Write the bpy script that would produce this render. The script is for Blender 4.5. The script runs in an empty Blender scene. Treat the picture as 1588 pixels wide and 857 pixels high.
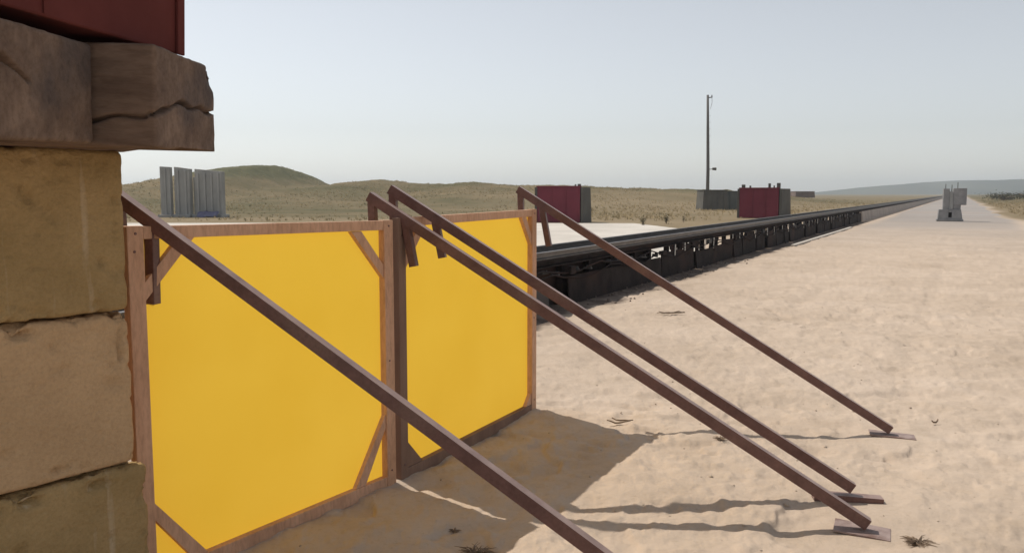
import bpy, bmesh, math, random
import numpy as np
from mathutils import Vector, Matrix

random.seed(7)
RNG = np.random.default_rng(11)
S = bpy.context.scene
COL = S.collection

# ------------------------------------------------------------------ camera
EYE = 1.6
cam_d = bpy.data.cameras.new('camera')
cam = bpy.data.objects.new('camera', cam_d)
COL.objects.link(cam)
cam.location = (0, 0, EYE)
cam.rotation_euler = (math.radians(90 - 5.645), 0, 0)
cam_d.sensor_width = 36
cam_d.lens = 29.47
cam_d.clip_start = 0.05
cam_d.clip_end = 20000
S.camera = cam

# ------------------------------------------------------------------ light
SUN_DIR = Vector((-0.785, 0.62, 1.475)).normalized()      # towards the sun
SUN_EL = math.asin(SUN_DIR.z)
SUN_AZ = math.atan2(SUN_DIR.x, SUN_DIR.y)
w = bpy.data.worlds.new('World')
S.world = w
w.use_nodes = True
nt = w.node_tree
sky = nt.nodes.new('ShaderNodeTexSky')
sky.sky_type = 'NISHITA'
sky.sun_disc = False
sky.sun_elevation = SUN_EL
sky.sun_rotation = SUN_AZ
sky.altitude = 100
sky.air_density = 1.0
sky.dust_density = 0.6
sky.ozone_density = 1.0
bg = nt.nodes['Background']
bg.inputs[1].default_value = 0.118
hs = nt.nodes.new('ShaderNodeHueSaturation')          # dusty, washed-out sky
hs.inputs['Saturation'].default_value = 0.3
nt.links.new(sky.outputs[0], hs.inputs['Color'])
nt.links.new(hs.outputs[0], bg.inputs[0])
sun_d = bpy.data.lights.new('sun', 'SUN')
sun_d.energy = 3.5
sun_d.angle = math.radians(0.5)
sun_d.color = (1.0, 0.93, 0.83)
sun = bpy.data.objects.new('sun', sun_d)
COL.objects.link(sun)
sun.location = (-20, 20, 40)
sun.rotation_euler = (-SUN_DIR).to_track_quat('-Z', 'Y').to_euler()
S.cycles.volume_bounces = 2
S.view_settings.view_transform = 'Standard'
S.view_settings.look = 'None'
S.view_settings.gamma = 1
S.view_settings.exposure = 0.0
S.view_settings.use_curve_mapping = False


# ------------------------------------------------------------------ helpers
def hash2(ix, iy, seed):
    n = (ix.astype(np.int64) * 374761393 + iy.astype(np.int64) * 668265263 + seed * 2147483647) & 0xffffffff
    n = ((n ^ (n >> 13)) * 1274126177) & 0xffffffff
    n = (n ^ (n >> 16)) & 0xffffff
    return n.astype(np.float64) / 0xffffff


def vnoise(x, y, seed=0):
    ix, iy = np.floor(x), np.floor(y)
    fx, fy = x - ix, y - iy
    fx = fx * fx * fx * (fx * (fx * 6 - 15) + 10)
    fy = fy * fy * fy * (fy * (fy * 6 - 15) + 10)
    a, b = hash2(ix, iy, seed), hash2(ix + 1, iy, seed)
    c, d = hash2(ix, iy + 1, seed), hash2(ix + 1, iy + 1, seed)
    return (a + (b - a) * fx) * (1 - fy) + (c + (d - c) * fx) * fy


def fbm(x, y, octv=4, seed=0, gain=0.5):
    s, a, t = 0, 1, 0
    for o in range(octv):
        # rotate every octave so the lattice does not show
        ca, sa = math.cos(1.1 * o + 0.4), math.sin(1.1 * o + 0.4)
        s = s + a * vnoise((x * ca - y * sa) * 2 ** o + 17.3 * o, (x * sa + y * ca) * 2 ** o - 9.1 * o, seed + o)
        t += a
        a *= gain
    return s / t


def sstep(a, b, x):
    t = np.clip((x - a) / (b - a), 0, 1)
    return t * t * (3 - 2 * t)


def mesh_obj(name, me, m=None, parent=None, smooth=False, loc=None):
    o = bpy.data.objects.new(name, me)
    COL.objects.link(o)
    if m is not None and not me.materials:
        me.materials.append(m)
    if parent is not None:
        o.parent = parent
    if loc is not None:
        o.location = loc
    if smooth:
        me.polygons.foreach_set('use_smooth', [True] * len(me.polygons))
    return o


def empty(name, loc=(0, 0, 0), rz=0.0):
    o = bpy.data.objects.new(name, None)
    COL.objects.link(o)
    o.location = loc
    o.rotation_euler = (0, 0, rz)
    o.empty_display_size = 0.2
    return o


def tag(o, label=None, cat=None, group=None, kind=None):
    if label:
        o['label'] = label
    if cat:
        o['category'] = cat
    if group:
        o['group'] = group
    o['kind'] = kind or 'thing'
    return o


class MB:
    """collects shapes into one bmesh"""
    def __init__(self):
        self.bm = bmesh.new()

    def hexa(self, pts):
        v = [self.bm.verts.new(p) for p in pts]     # 0-3 bottom ring, 4-7 top ring
        for f in ((3, 2, 1, 0), (4, 5, 6, 7), (0, 1, 5, 4), (1, 2, 6, 5), (2, 3, 7, 6), (3, 0, 4, 7)):
            self.bm.faces.new([v[i] for i in f])
        return self

    def box(self, x0, x1, y0, y1, z0, z1):
        return self.hexa([(x0, y0, z0), (x1, y0, z0), (x1, y1, z0), (x0, y1, z0),
                          (x0, y0, z1), (x1, y0, z1), (x1, y1, z1), (x0, y1, z1)])

    def bar(self, a, b, wd, ht, up=(0, 0, 1)):
        a, b = Vector(a), Vector(b)
        d = (b - a).normalized()
        s = d.cross(Vector(up)).normalized()
        u = s.cross(d).normalized()
        q = []
        for p in (a, b):
            q.append([p + s * (sx * wd / 2) + u * (sz * ht / 2) for sx, sz in ((-1, -1), (1, -1), (1, 1), (-1, 1))])
        return self.hexa([q[0][0], q[0][1], q[1][1], q[1][0], q[0][3], q[0][2], q[1][2], q[1][3]])

    def tube(self, pts, rads, n=8, cap=True):
        rings = []
        for i, p in enumerate(pts):
            p = Vector(p)
            d = (Vector(pts[min(i + 1, len(pts) - 1)]) - Vector(pts[max(i - 1, 0)])).normalized()
            ref = Vector((0, 0, 1)) if abs(d.z) < 0.9 else Vector((1, 0, 0))
            s = d.cross(ref).normalized()
            u = s.cross(d)
            rings.append([self.bm.verts.new(p + (s * math.cos(k * math.tau / n) + u * math.sin(k * math.tau / n)) * rads[i]) for k in range(n)])
        for r0, r1 in zip(rings, rings[1:]):
            for k in range(n):
                self.bm.faces.new((r0[k], r0[(k + 1) % n], r1[(k + 1) % n], r1[k]))
        if cap:
            self.bm.faces.new(rings[0][::-1])
            self.bm.faces.new(rings[-1])
        return self

    def prism(self, prof, x0, x1):
        """profile of (y,z) points extruded along x"""
        a = [self.bm.verts.new((x0, y, z)) for y, z in prof]
        b = [self.bm.verts.new((x1, y, z)) for y, z in prof]
        n = len(prof)
        for i in range(n):
            self.bm.faces.new((a[i], a[(i + 1) % n], b[(i + 1) % n], b[i]))
        self.bm.faces.new(a[::-1])
        self.bm.faces.new(b)
        return self

    def mesh(self, name, bevel=0.0, seg=2):
        bm = self.bm
        bmesh.ops.recalc_face_normals(bm, faces=bm.faces)
        if bevel:
            bmesh.ops.bevel(bm, geom=list(bm.edges), offset=bevel, segments=seg, affect='EDGES', profile=0.5, clamp_overlap=True)
        me = bpy.data.meshes.new(name)
        bm.to_mesh(me)
        bm.free()
        return me

    def build(self, name, m, parent=None, bevel=0.0, loc=None, smooth=False):
        return mesh_obj(name, self.mesh(name, bevel), m, parent, smooth, loc)


def from_arrays(name, v, f):
    """fast mesh from numpy vertices and quads"""
    me = bpy.data.meshes.new(name)
    k = f.shape[1]
    me.vertices.add(len(v))
    me.vertices.foreach_set('co', v.astype(np.float32).ravel())
    me.loops.add(f.size)
    me.loops.foreach_set('vertex_index', f.astype(np.int32).ravel())
    me.polygons.add(len(f))
    me.polygons.foreach_set('loop_start', np.arange(0, f.size, k, dtype=np.int32))
    me.polygons.foreach_set('loop_total', np.full(len(f), k, dtype=np.int32))
    me.update(calc_edges=True)
    me.validate()
    return me


def dense_box(name, xs, ys, zs, r, disp):
    """closed box from three coordinate lists, rounded by r, moved along its normal by disp(pos, normal)"""
    xs, ys, zs = map(np.asarray, (xs, ys, zs))
    nx, ny, nz = len(xs), len(ys), len(zs)
    idx, pos, faces = {}, [], []

    def vid(i, j, k):
        q = (i, j, k)
        if q not in idx:
            idx[q] = len(pos)
            pos.append((xs[i], ys[j], zs[k]))
        return idx[q]
    for k, fl in ((0, True), (nz - 1, False)):
        for i in range(nx - 1):
            for j in range(ny - 1):
                q = [vid(i, j, k), vid(i + 1, j, k), vid(i + 1, j + 1, k), vid(i, j + 1, k)]
                faces.append(q[::-1] if fl else q)
    for j, fl in ((0, False), (ny - 1, True)):
        for i in range(nx - 1):
            for k in range(nz - 1):
                q = [vid(i, j, k), vid(i + 1, j, k), vid(i + 1, j, k + 1), vid(i, j, k + 1)]
                faces.append(q[::-1] if fl else q)
    for i, fl in ((0, True), (nx - 1, False)):
        for j in range(ny - 1):
            for k in range(nz - 1):
                q = [vid(i, j, k), vid(i, j + 1, k), vid(i, j + 1, k + 1), vid(i, j, k + 1)]
                faces.append(q[::-1] if fl else q)
    p = np.array(pos)
    lo = np.array([xs[0], ys[0], zs[0]])
    hi = np.array([xs[-1], ys[-1], zs[-1]])
    inner = np.clip(p, lo + r, hi - r)
    d = p - inner
    n = d / np.maximum(np.linalg.norm(d, axis=1, keepdims=True), 1e-9)
    p2 = inner + n * r
    p2 = p2 + n * disp(p2, n)[:, None]
    return from_arrays(name, p2, np.array(faces))


# ------------------------------------------------------------------ materials
def mat(name, c1, c2, scale=6.0, rough=0.8, bump=0.2, bscale=60.0, c3=None, detail=8.0, stretch=(1, 1, 1), metallic=0.0, coords='Object', bdist=0.01, lo=0.35, hi=0.65, spec=0.3, streak=None, fine=0.0, fscale=55.0, up_tone=None):
    m = bpy.data.materials.new(name)
    m.use_nodes = True
    t = m.node_tree
    N, L = t.nodes, t.links
    b = N['Principled BSDF']
    tc = N.new('ShaderNodeTexCoord')
    mp = N.new('ShaderNodeMapping')
    mp.inputs['Scale'].default_value = stretch
    L.new(tc.outputs[coords], mp.inputs[0])
    n1 = N.new('ShaderNodeTexNoise')
    n1.inputs['Scale'].default_value = scale
    n1.inputs['Detail'].default_value = detail
    n1.inputs['Roughness'].default_value = 0.62
    L.new(mp.outputs[0], n1.inputs['Vector'])
    cr = N.new('ShaderNodeValToRGB')
    cr.color_ramp.elements[0].position = lo
    cr.color_ramp.elements[1].position = hi
    cr.color_ramp.elements[0].color = (*c1, 1)
    cr.color_ramp.elements[1].color = (*c2, 1)
    L.new(n1.outputs[0], cr.inputs[0])
    out = cr.outputs[0]
    if c3:
        n3 = N.new('ShaderNodeTexNoise')
        n3.inputs['Scale'].default_value = scale * 0.37
        n3.inputs['Detail'].default_value = 6
        L.new(mp.outputs[0], n3.inputs['Vector'])
        r3 = N.new('ShaderNodeValToRGB')
        r3.color_ramp.elements[0].position = 0.52
        r3.color_ramp.elements[1].position = 0.68
        L.new(n3.outputs[0], r3.inputs[0])
        mx = N.new('ShaderNodeMix')
        mx.data_type = 'RGBA'
        L.new(r3.outputs[0], mx.inputs[0])
        L.new(out, mx.inputs[6])
        mx.inputs[7].default_value = (*c3, 1)
        out = mx.outputs[2]
    if fine:
        nf = N.new('ShaderNodeTexNoise')
        nf.inputs['Scale'].default_value = fscale
        nf.inputs['Detail'].default_value = 5
        nf.inputs['Roughness'].default_value = 0.7
        L.new(mp.outputs[0], nf.inputs['Vector'])
        rf = N.new('ShaderNodeValToRGB')
        rf.color_ramp.elements[0].position = 0.34
        rf.color_ramp.elements[0].color = (0.45, 0.43, 0.40, 1)
        rf.color_ramp.elements[1].position = 0.56
        rf.color_ramp.elements[1].color = (1.12, 1.12, 1.12, 1)
        L.new(nf.outputs[0], rf.inputs[0])
        mf = N.new('ShaderNodeMix')
        mf.data_type = 'RGBA'
        mf.blend_type = 'MULTIPLY'
        mf.inputs[0].default_value = fine
        L.new(out, mf.inputs[6])
        L.new(rf.outputs[0], mf.inputs[7])
        out = mf.outputs[2]
    if up_tone:                                            # paler tone mixed in on faces that look up
        ge = N.new('ShaderNodeNewGeometry')
        sp = N.new('ShaderNodeSeparateXYZ')
        L.new(ge.outputs['True Normal'], sp.inputs[0])
        mr = N.new('ShaderNodeMapRange')
        mr.inputs['From Min'].default_value = 0.45
        mr.inputs['From Max'].default_value = 0.75
        L.new(sp.outputs['Z'], mr.inputs['Value'])
        mm = N.new('ShaderNodeMath')
        mm.operation = 'MULTIPLY'
        L.new(mr.outputs[0], mm.inputs[0])
        L.new(n1.outputs[0], mm.inputs[1])
        md = N.new('ShaderNodeMix')
        md.data_type = 'RGBA'
        L.new(mm.outputs[0], md.inputs[0])
        L.new(out, md.inputs[6])
        md.inputs[7].default_value = (*up_tone, 1)
        out = md.outputs[2]
    if streak:
        ms = N.new('ShaderNodeMapping')
        ms.inputs['Scale'].default_value = (11, 11, 1.1)
        L.new(tc.outputs[coords], ms.inputs[0])
        ns = N.new('ShaderNodeTexNoise')
        ns.inputs['Scale'].default_value = 1.6
        ns.inputs['Detail'].default_value = 5
        L.new(ms.outputs[0], ns.inputs['Vector'])
        rs = N.new('ShaderNodeValToRGB')
        rs.color_ramp.elements[0].position = 0.60
        rs.color_ramp.elements[1].position = 0.74
        L.new(ns.outputs[0], rs.inputs[0])
        m2 = N.new('ShaderNodeMix')
        m2.data_type = 'RGBA'
        L.new(rs.outputs[0], m2.inputs[0])
        L.new(out, m2.inputs[6])
        m2.inputs[7].default_value = (*streak, 1)
        out = m2.outputs[2]
    L.new(out, b.inputs['Base Color'])
    b.inputs['Roughness'].default_value = rough
    b.inputs['Metallic'].default_value = metallic
    b.inputs['Specular IOR Level'].default_value = spec
    if bump:
        n2 = N.new('ShaderNodeTexNoise')
        n2.inputs['Scale'].default_value = bscale
        n2.inputs['Detail'].default_value = 6
        L.new(mp.outputs[0], n2.inputs['Vector'])
        bp = N.new('ShaderNodeBump')
        bp.inputs['Strength'].default_value = bump
        bp.inputs['Distance'].default_value = bdist
        L.new(n2.outputs[0], bp.inputs['Height'])
        L.new(bp.outputs[0], b.inputs['Normal'])
    return m


M = {}
M['concrete_block'] = mat('weathered_concrete', (0.33, 0.225, 0.10), (0.45, 0.31, 0.15), 2.6, 0.92, 0.9, 50, c3=(0.24, 0.165, 0.08), spec=0.15, streak=(0.50, 0.38, 0.24), fine=0.2, fscale=75)
M['concrete_pale'] = mat('paler_weathered_concrete', (0.49, 0.325, 0.18), (0.62, 0.42, 0.24), 2.2, 0.92, 0.9, 50, c3=(0.42, 0.28, 0.155), spec=0.15, fine=0.2, fscale=75)
M['timber'] = mat('old_timber', (0.125, 0.082, 0.06), (0.235, 0.162, 0.118), 5, 0.85, 0.4, 40, c3=(0.10, 0.075, 0.065), stretch=(0.35, 1.6, 1.6), spec=0.2, fine=0.45, fscale=26)
M['oxide'] = mat('oxide_red_paint', (0.105, 0.028, 0.024), (0.14, 0.038, 0.033), 2.2, 0.8, 0.15, 50, c3=(0.09, 0.03, 0.026), spec=0.1)
M['oxide_far'] = mat('crimson_paint', (0.145, 0.028, 0.043), (0.185, 0.036, 0.053), 0.8, 0.75, 0.1, 10, c3=(0.14, 0.032, 0.044), spec=0.1)
M['batten_dark'] = mat('shaded_pine', (0.20, 0.12, 0.085), (0.27, 0.17, 0.12), 7, 0.8, 0.25, 80, c3=(0.15, 0.09, 0.07), stretch=(1, 1, 0.25))  # darker copy of the pine, shade on the battens put into the colour
M['batten'] = mat('planed_pine', (0.54, 0.31, 0.19), (0.66, 0.40, 0.26), 7, 0.75, 0.3, 80, c3=(0.46, 0.265, 0.165), stretch=(1, 1, 0.25), fine=0.35, fscale=60)
M['rust'] = mat('brown_painted_steel', (0.115, 0.052, 0.043), (0.18, 0.088, 0.072), 9, 0.42, 0.12, 120, c3=(0.19, 0.105, 0.08), spec=0.5, fine=0.35, fscale=70, up_tone=(0.42, 0.31, 0.265))
M['plate'] = mat('dusty_steel_plate', (0.24, 0.175, 0.16), (0.35, 0.27, 0.245), 14, 0.75, 0.3, 90, c3=(0.17, 0.10, 0.08))
M['iron'] = mat('dark_iron', (0.018, 0.014, 0.014), (0.038, 0.029, 0.028), 3, 0.7, 0.3, 40, c3=(0.05, 0.03, 0.026), spec=0.06)
M['iron_grey'] = mat('grey_iron', (0.05, 0.05, 0.05), (0.08, 0.078, 0.075), 4, 0.65, 0.2, 40, c3=(0.075, 0.06, 0.055))
M['rail'] = mat('worn_rail_steel', (0.10, 0.09, 0.085), (0.17, 0.155, 0.145), 6, 0.42, 0.1, 40, metallic=0.5)
M['galv'] = mat('galvanised_steel', (0.36, 0.35, 0.33), (0.55, 0.54, 0.51), 9, 0.5, 0.1, 40, metallic=0.3)
M['plinth'] = mat('track_plinth_concrete', (0.34, 0.29, 0.25), (0.46, 0.40, 0.35), 0.6, 0.9, 0.2, 8)
M['slab'] = mat('grey_cast_concrete', (0.28, 0.28, 0.268), (0.40, 0.397, 0.38), 1.3, 0.9, 0.3, 12, c3=(0.30, 0.28, 0.255), stretch=(1, 1, 0.35))
M['stack'] = mat('dark_cast_concrete', (0.21, 0.206, 0.205), (0.30, 0.295, 0.29), 2, 0.9, 0.2, 12)
M['shed'] = mat('dark_grey_sheeting', (0.085, 0.08, 0.07), (0.125, 0.118, 0.10), 1.0, 0.8, 0.1, 10, c3=(0.11, 0.10, 0.08))
M['shed_pale'] = mat('faded_green_grey_sheeting', (0.09, 0.097, 0.088), (0.13, 0.136, 0.122), 1.0, 0.8, 0.1, 10)
M['tar'] = mat('tarred_pole_wood', (0.10, 0.095, 0.09), (0.16, 0.15, 0.14), 3, 0.8, 0.1, 20, stretch=(4, 4, 0.4))
M['bark'] = mat('dry_twig', (0.16, 0.11, 0.075), (0.27, 0.20, 0.14), 20, 0.9, 0.2, 80)
M['leaf'] = mat('scrub_leaf', (0.055, 0.065, 0.03), (0.11, 0.11, 0.055), 3, 0.8, 0)
M['stone'] = mat('sandy_stone', (0.36, 0.29, 0.22), (0.50, 0.41, 0.32), 8, 0.9, 0.4, 60)
M['rubble'] = mat('dark_rubble', (0.12, 0.09, 0.075), (0.24, 0.185, 0.15), 4, 0.9, 0.4, 60)
M['hill'] = mat('distant_scrubland', (0.05, 0.06, 0.05), (0.085, 0.09, 0.07), 0.012, 0.95, 0, c3=(0.10, 0.11, 0.08))
M['apron'] = mat('bleached_concrete', (0.50, 0.46, 0.405), (0.64, 0.59, 0.525), 0.35, 0.9, 0.2, 12)
M['road'] = mat('pale_gravel_road', (0.29, 0.262, 0.24), (0.36, 0.325, 0.30), 0.12, 0.95, 0.3, 8, c3=(0.35, 0.30, 0.265))


def grass_mat():
    m = bpy.data.materials.new('dry_grass')
    m.use_nodes = True
    t = m.node_tree
    N, L = t.nodes, t.links
    b = N['Principled BSDF']
    at = N.new('ShaderNodeAttribute')
    at.attribute_name = 'tone'
    cr = N.new('ShaderNodeValToRGB')
    cr.color_ramp.elements[0].color = (0.14, 0.135, 0.07, 1)
    cr.color_ramp.elements[1].color = (0.42, 0.33, 0.20, 1)
    e = cr.color_ramp.elements.new(0.5)
    e.color = (0.25, 0.21, 0.12, 1)
    L.new(at.outputs['Fac'], cr.inputs[0])
    N.remove(b)
    d = N.new('ShaderNodeBsdfDiffuse')
    tr = N.new('ShaderNodeBsdfTranslucent')
    mx = N.new('ShaderNodeMixShader')
    L.new(cr.outputs[0], d.inputs[0])
    L.new(cr.outputs[0], tr.inputs[0])
    L.new(d.outputs[0], mx.inputs[1])
    L.new(tr.outputs[0], mx.inputs[2])
    L.new(mx.outputs[0], N['Material Output'].inputs[0])
    return m


M['grass'] = grass_mat()


def sheet_mat():
    m = bpy.data.materials.new('yellow_tarpaulin')
    m.use_nodes = True
    t = m.node_tree
    N, L = t.nodes, t.links
    N.remove(N['Principled BSDF'])
    tc = N.new('ShaderNodeTexCoord')
    n = N.new('ShaderNodeTexNoise')
    n.inputs['Scale'].default_value = 1.6
    n.inputs['Detail'].default_value = 5
    L.new(tc.outputs['Object'], n.inputs['Vector'])
    cr = N.new('ShaderNodeValToRGB')
    cr.color_ramp.elements[0].position = 0.3
    cr.color_ramp.elements[1].position = 0.7
    cr.color_ramp.elements[0].color = (0.83, 0.52, 0.05, 1)
    cr.color_ramp.elements[1].color = (0.87, 0.56, 0.062, 1)
    L.new(n.outputs[0], cr.inputs[0])
    d = N.new('ShaderNodeBsdfDiffuse')
    tr = N.new('ShaderNodeBsdfTranslucent')
    L.new(cr.outputs[0], d.inputs[0])
    L.new(cr.outputs[0], tr.inputs[0])
    w1 = N.new('ShaderNodeTexNoise')
    w1.inputs['Scale'].default_value = 700
    L.new(tc.outputs['Object'], w1.inputs['Vector'])
    bp = N.new('ShaderNodeBump')
    bp.inputs['Strength'].default_value = 0.1
    bp.inputs['Distance'].default_value = 0.001
    L.new(w1.outputs[0], bp.inputs['Height'])
    L.new(bp.outputs[0], d.inputs['Normal'])
    mx = N.new('ShaderNodeMixShader')
    mx.inputs[0].default_value = 0.62
    L.new(d.outputs[0], mx.inputs[1])
    L.new(tr.outputs[0], mx.inputs[2])
    L.new(mx.outputs[0], N['Material Output'].inputs[0])
    return m


M['tarp'] = sheet_mat()


def ground_mat():
    m = bpy.data.materials.new('sandy_ground')
    m.use_nodes = True
    t = m.node_tree
    N, L = t.nodes, t.links
    b = N['Principled BSDF']
    geo = N.new('ShaderNodeNewGeometry')

    def noise(scale, detail=8, rough=0.6):
        n = N.new('ShaderNodeTexNoise')
        n.inputs['Scale'].default_value = scale
        n.inputs['Detail'].default_value = detail
        n.inputs['Roughness'].default_value = rough
        L.new(geo.outputs['Position'], n.inputs['Vector'])
        return n.outputs[0]

    def ramp(fac, stops):
        cr = N.new('ShaderNodeValToRGB')
        el = cr.color_ramp.elements
        el[0].position, el[0].color = stops[0][0], (*stops[0][1], 1)
        el[1].position, el[1].color = stops[-1][0], (*stops[-1][1], 1)
        for p, c in stops[1:-1]:
            e = el.new(p)
            e.color = (*c, 1)
        L.new(fac, cr.inputs[0])
        return cr.outputs[0]

    def mix(fac, a, c, mode='MIX'):
        mx = N.new('ShaderNodeMix')
        mx.data_type = 'RGBA'
        mx.blend_type = mode
        if isinstance(fac, float):
            mx.inputs[0].default_value = fac
        else:
            L.new(fac, mx.inputs[0])
        for s, v in ((6, a), (7, c)):
            if isinstance(v, tuple):
                mx.inputs[s].default_value = (*v, 1)
            else:
                L.new(v, mx.inputs[s])
        return mx.outputs[2]
    sand = ramp(noise(0.45, 8, .65), [(0.3, (0.46, 0.365, 0.28)), (0.55, (0.54, 0.435, 0.342)), (0.72, (0.575, 0.47, 0.38))])
    speck = ramp(noise(38, 4, 0.7), [(0.28, (0.72, 0.70, 0.66)), (0.45, (1, 1, 1))])
    sand = mix(0.45, sand, speck, 'MULTIPLY')
    blot = ramp(noise(3.0, 8, 0.7), [(0.3, (0.78, 0.76, 0.72)), (0.52, (1, 1, 1))])
    sand = mix(0.5, sand, blot, 'MULTIPLY')
    gr = ramp(noise(0.06, 10, 0.65), [(0.32, (0.082, 0.082, 0.036)), (0.5, (0.155, 0.126, 0.07)), (0.68, (0.225, 0.172, 0.10))])
    gr = mix(0.5, gr, ramp(noise(0.9, 8, 0.7), [(0.3, (0.62, 0.64, 0.55)), (0.7, (1.2, 1.15, 1.05))]), 'MULTIPLY')
    a1 = N.new('ShaderNodeAttribute')
    a1.attribute_name = 'grass_cover'
    a2 = N.new('ShaderNodeAttribute')
    a2.attribute_name = 'dryness'
    a5 = N.new('ShaderNodeAttribute')
    a5.attribute_name = 'scrub'
    gr = mix(a5.outputs['Fac'], gr, ramp(noise(0.25, 8, .7), [(0.35, (0.055, 0.062, 0.026)), (0.65, (0.125, 0.118, 0.056))]))
    a4 = N.new('ShaderNodeAttribute')
    a4.attribute_name = 'gravel'
    sand = mix(a4.outputs['Fac'], sand, ramp(noise(0.12, 8), [(0.3, (0.29, 0.262, 0.24)), (0.7, (0.36, 0.325, 0.30))]))
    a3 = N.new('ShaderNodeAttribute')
    a3.attribute_name = 'dark_ground'
    gr = mix(a2.outputs['Fac'], gr, ramp(noise(0.12, 8), [(0.3, (0.20, 0.155, 0.092)), (0.7, (0.27, 0.21, 0.13))]))
    col = mix(a1.outputs['Fac'], sand, gr)
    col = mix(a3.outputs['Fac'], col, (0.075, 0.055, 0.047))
    L.new(col, b.inputs['Base Color'])
    b.inputs['Roughness'].default_value = 0.95
    b.inputs['Specular IOR Level'].default_value = 0.1
    bp = N.new('ShaderNodeBump')
    bp.inputs['Strength'].default_value = 0.65
    bp.inputs['Distance'].default_value = 0.02
    L.new(noise(14, 10, 0.7), bp.inputs['Height'])
    L.new(bp.outputs[0], b.inputs['Normal'])
    return m


M['ground'] = ground_mat()

# ------------------------------------------------------------------ setting: frame of the track
TR = math.atan2(0.883, 0.4695)                 # heading of the track
TU = np.array([0.4695, 0.883])                 # along the track
TN = np.array([0.883, -0.4695])                # towards the sand pad
P0 = np.array([-0.14, 10.345])                 # foot of its near face


def track_ls(x, y):
    dx, dy = x - P0[0], y - P0[1]
    return dx * TU[0] + dy * TU[1], dx * TN[0] + dy * TN[1]


# ridge behind the range: height of its crest against x
RX = [-400, -190, -110, -80, -64, -57, -54, -52, -50, -46.5, -43, -40.5, -38.5, -36, -33, -30, -26.5, -22.5, -19, -15, -11, -6.5, -3, 0, 5, 12, 24, 36, 48, 70, 120, 400]
RZ = [4.5, 3.8, 3.2, 3.0, 3.2, 3.5, 4.2, 5.2, 6.0, 6.5, 6.4, 5.4, 4.3, 3.2, 2.85, 2.9, 3.6, 3.95, 3.3, 3.1, 3.1, 3.6, 3.2, 3.0, 3.0, 2.8, 2.4, 2.0, 1.5, 0.6, 0.0, 0.0]


FEET = ((0.733, 2.781), (1.692, 3.85), (1.782, 4.257), (2.517, 5.445))      # trodden sand round the feet of the props


def height(x, y):
    l, s = track_ls(x, y)
    r = np.hypot(x, y)
    near = 1 - sstep(14, 60, r)
    pad = sstep(0.05, 0.5, s) + sstep(0.05, 0.6, -s - 1.0)
    z = near * np.clip(pad, 0.15, 1) * (0.060 * (fbm(x * 1.1, y * 1.1, 3, 3) - 0.5) + 0.048 * (fbm(x * 4.2, y * 4.2, 5, 8, 0.58) - 0.5)
                                         + 0.016 * np.clip(fbm(x * 9, y * 9, 3, 15) - 0.56, 0, 1) * 3
                                         - 0.012 * np.clip(vnoise(x * 6.1, y * 6.1, 21) - 0.72, 0, 1) * 4)
    for sr in (3.1, 4.75):
        rut = np.exp(-((s - sr - 0.5 * (fbm(l * 0.11, l * 0, 2, 23) - .5)) / .12) ** 2)
        z = z - near * rut * (0.016 + 0.010 * np.sin(l * 42)) * sstep(.3, .55, fbm(x * .7, y * .7, 2, 29))
    z = z - near * np.clip(pad, 0, 1) * 0.022 * sstep(.70, .80, vnoise(x * 2.9 + 1.3 * fbm(x * 4, y * 4, 2, 5), y * 2.9, 27)) * sstep(.45, .6, vnoise(x * .5, y * .5, 28))
    for fx, fy in FEET:
        z = z * (1 - np.exp(-(np.hypot(x - fx, y - fy) / .27) ** 4))
    # dunes
    crest = np.interp(x + 1.2 * (fbm(x * 0.05, y * 0.05, 3, 31) - 0.5), RX, RZ) + 0.8 * (fbm(x * .33, y * .2, 4, 33, .6) - .5) * sstep(60, 40, x)
    face = sstep(62, 150, y) * (1 - 0.75 * sstep(158, 230, y)) * (1 - sstep(300, 500, y))
    rough = (fbm(x * 0.05, y * 0.05, 4, 41) - 0.5) * 1.5 * sstep(75, 120, y) * (1 - sstep(140, 152, y)) * sstep(70, 40, x) * sstep(0, 25, -s)
    left = sstep(8, 30, -s)
    z = z + (crest * face ** 1.35 + rough * 0.8) * left
    # scrub on the right stands a little above the road
    z = z + 0.35 * sstep(8.2, 12, s) * sstep(47, 52, y) * fbm(x * 0.2, y * 0.2, 3, 51)
    return z


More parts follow.
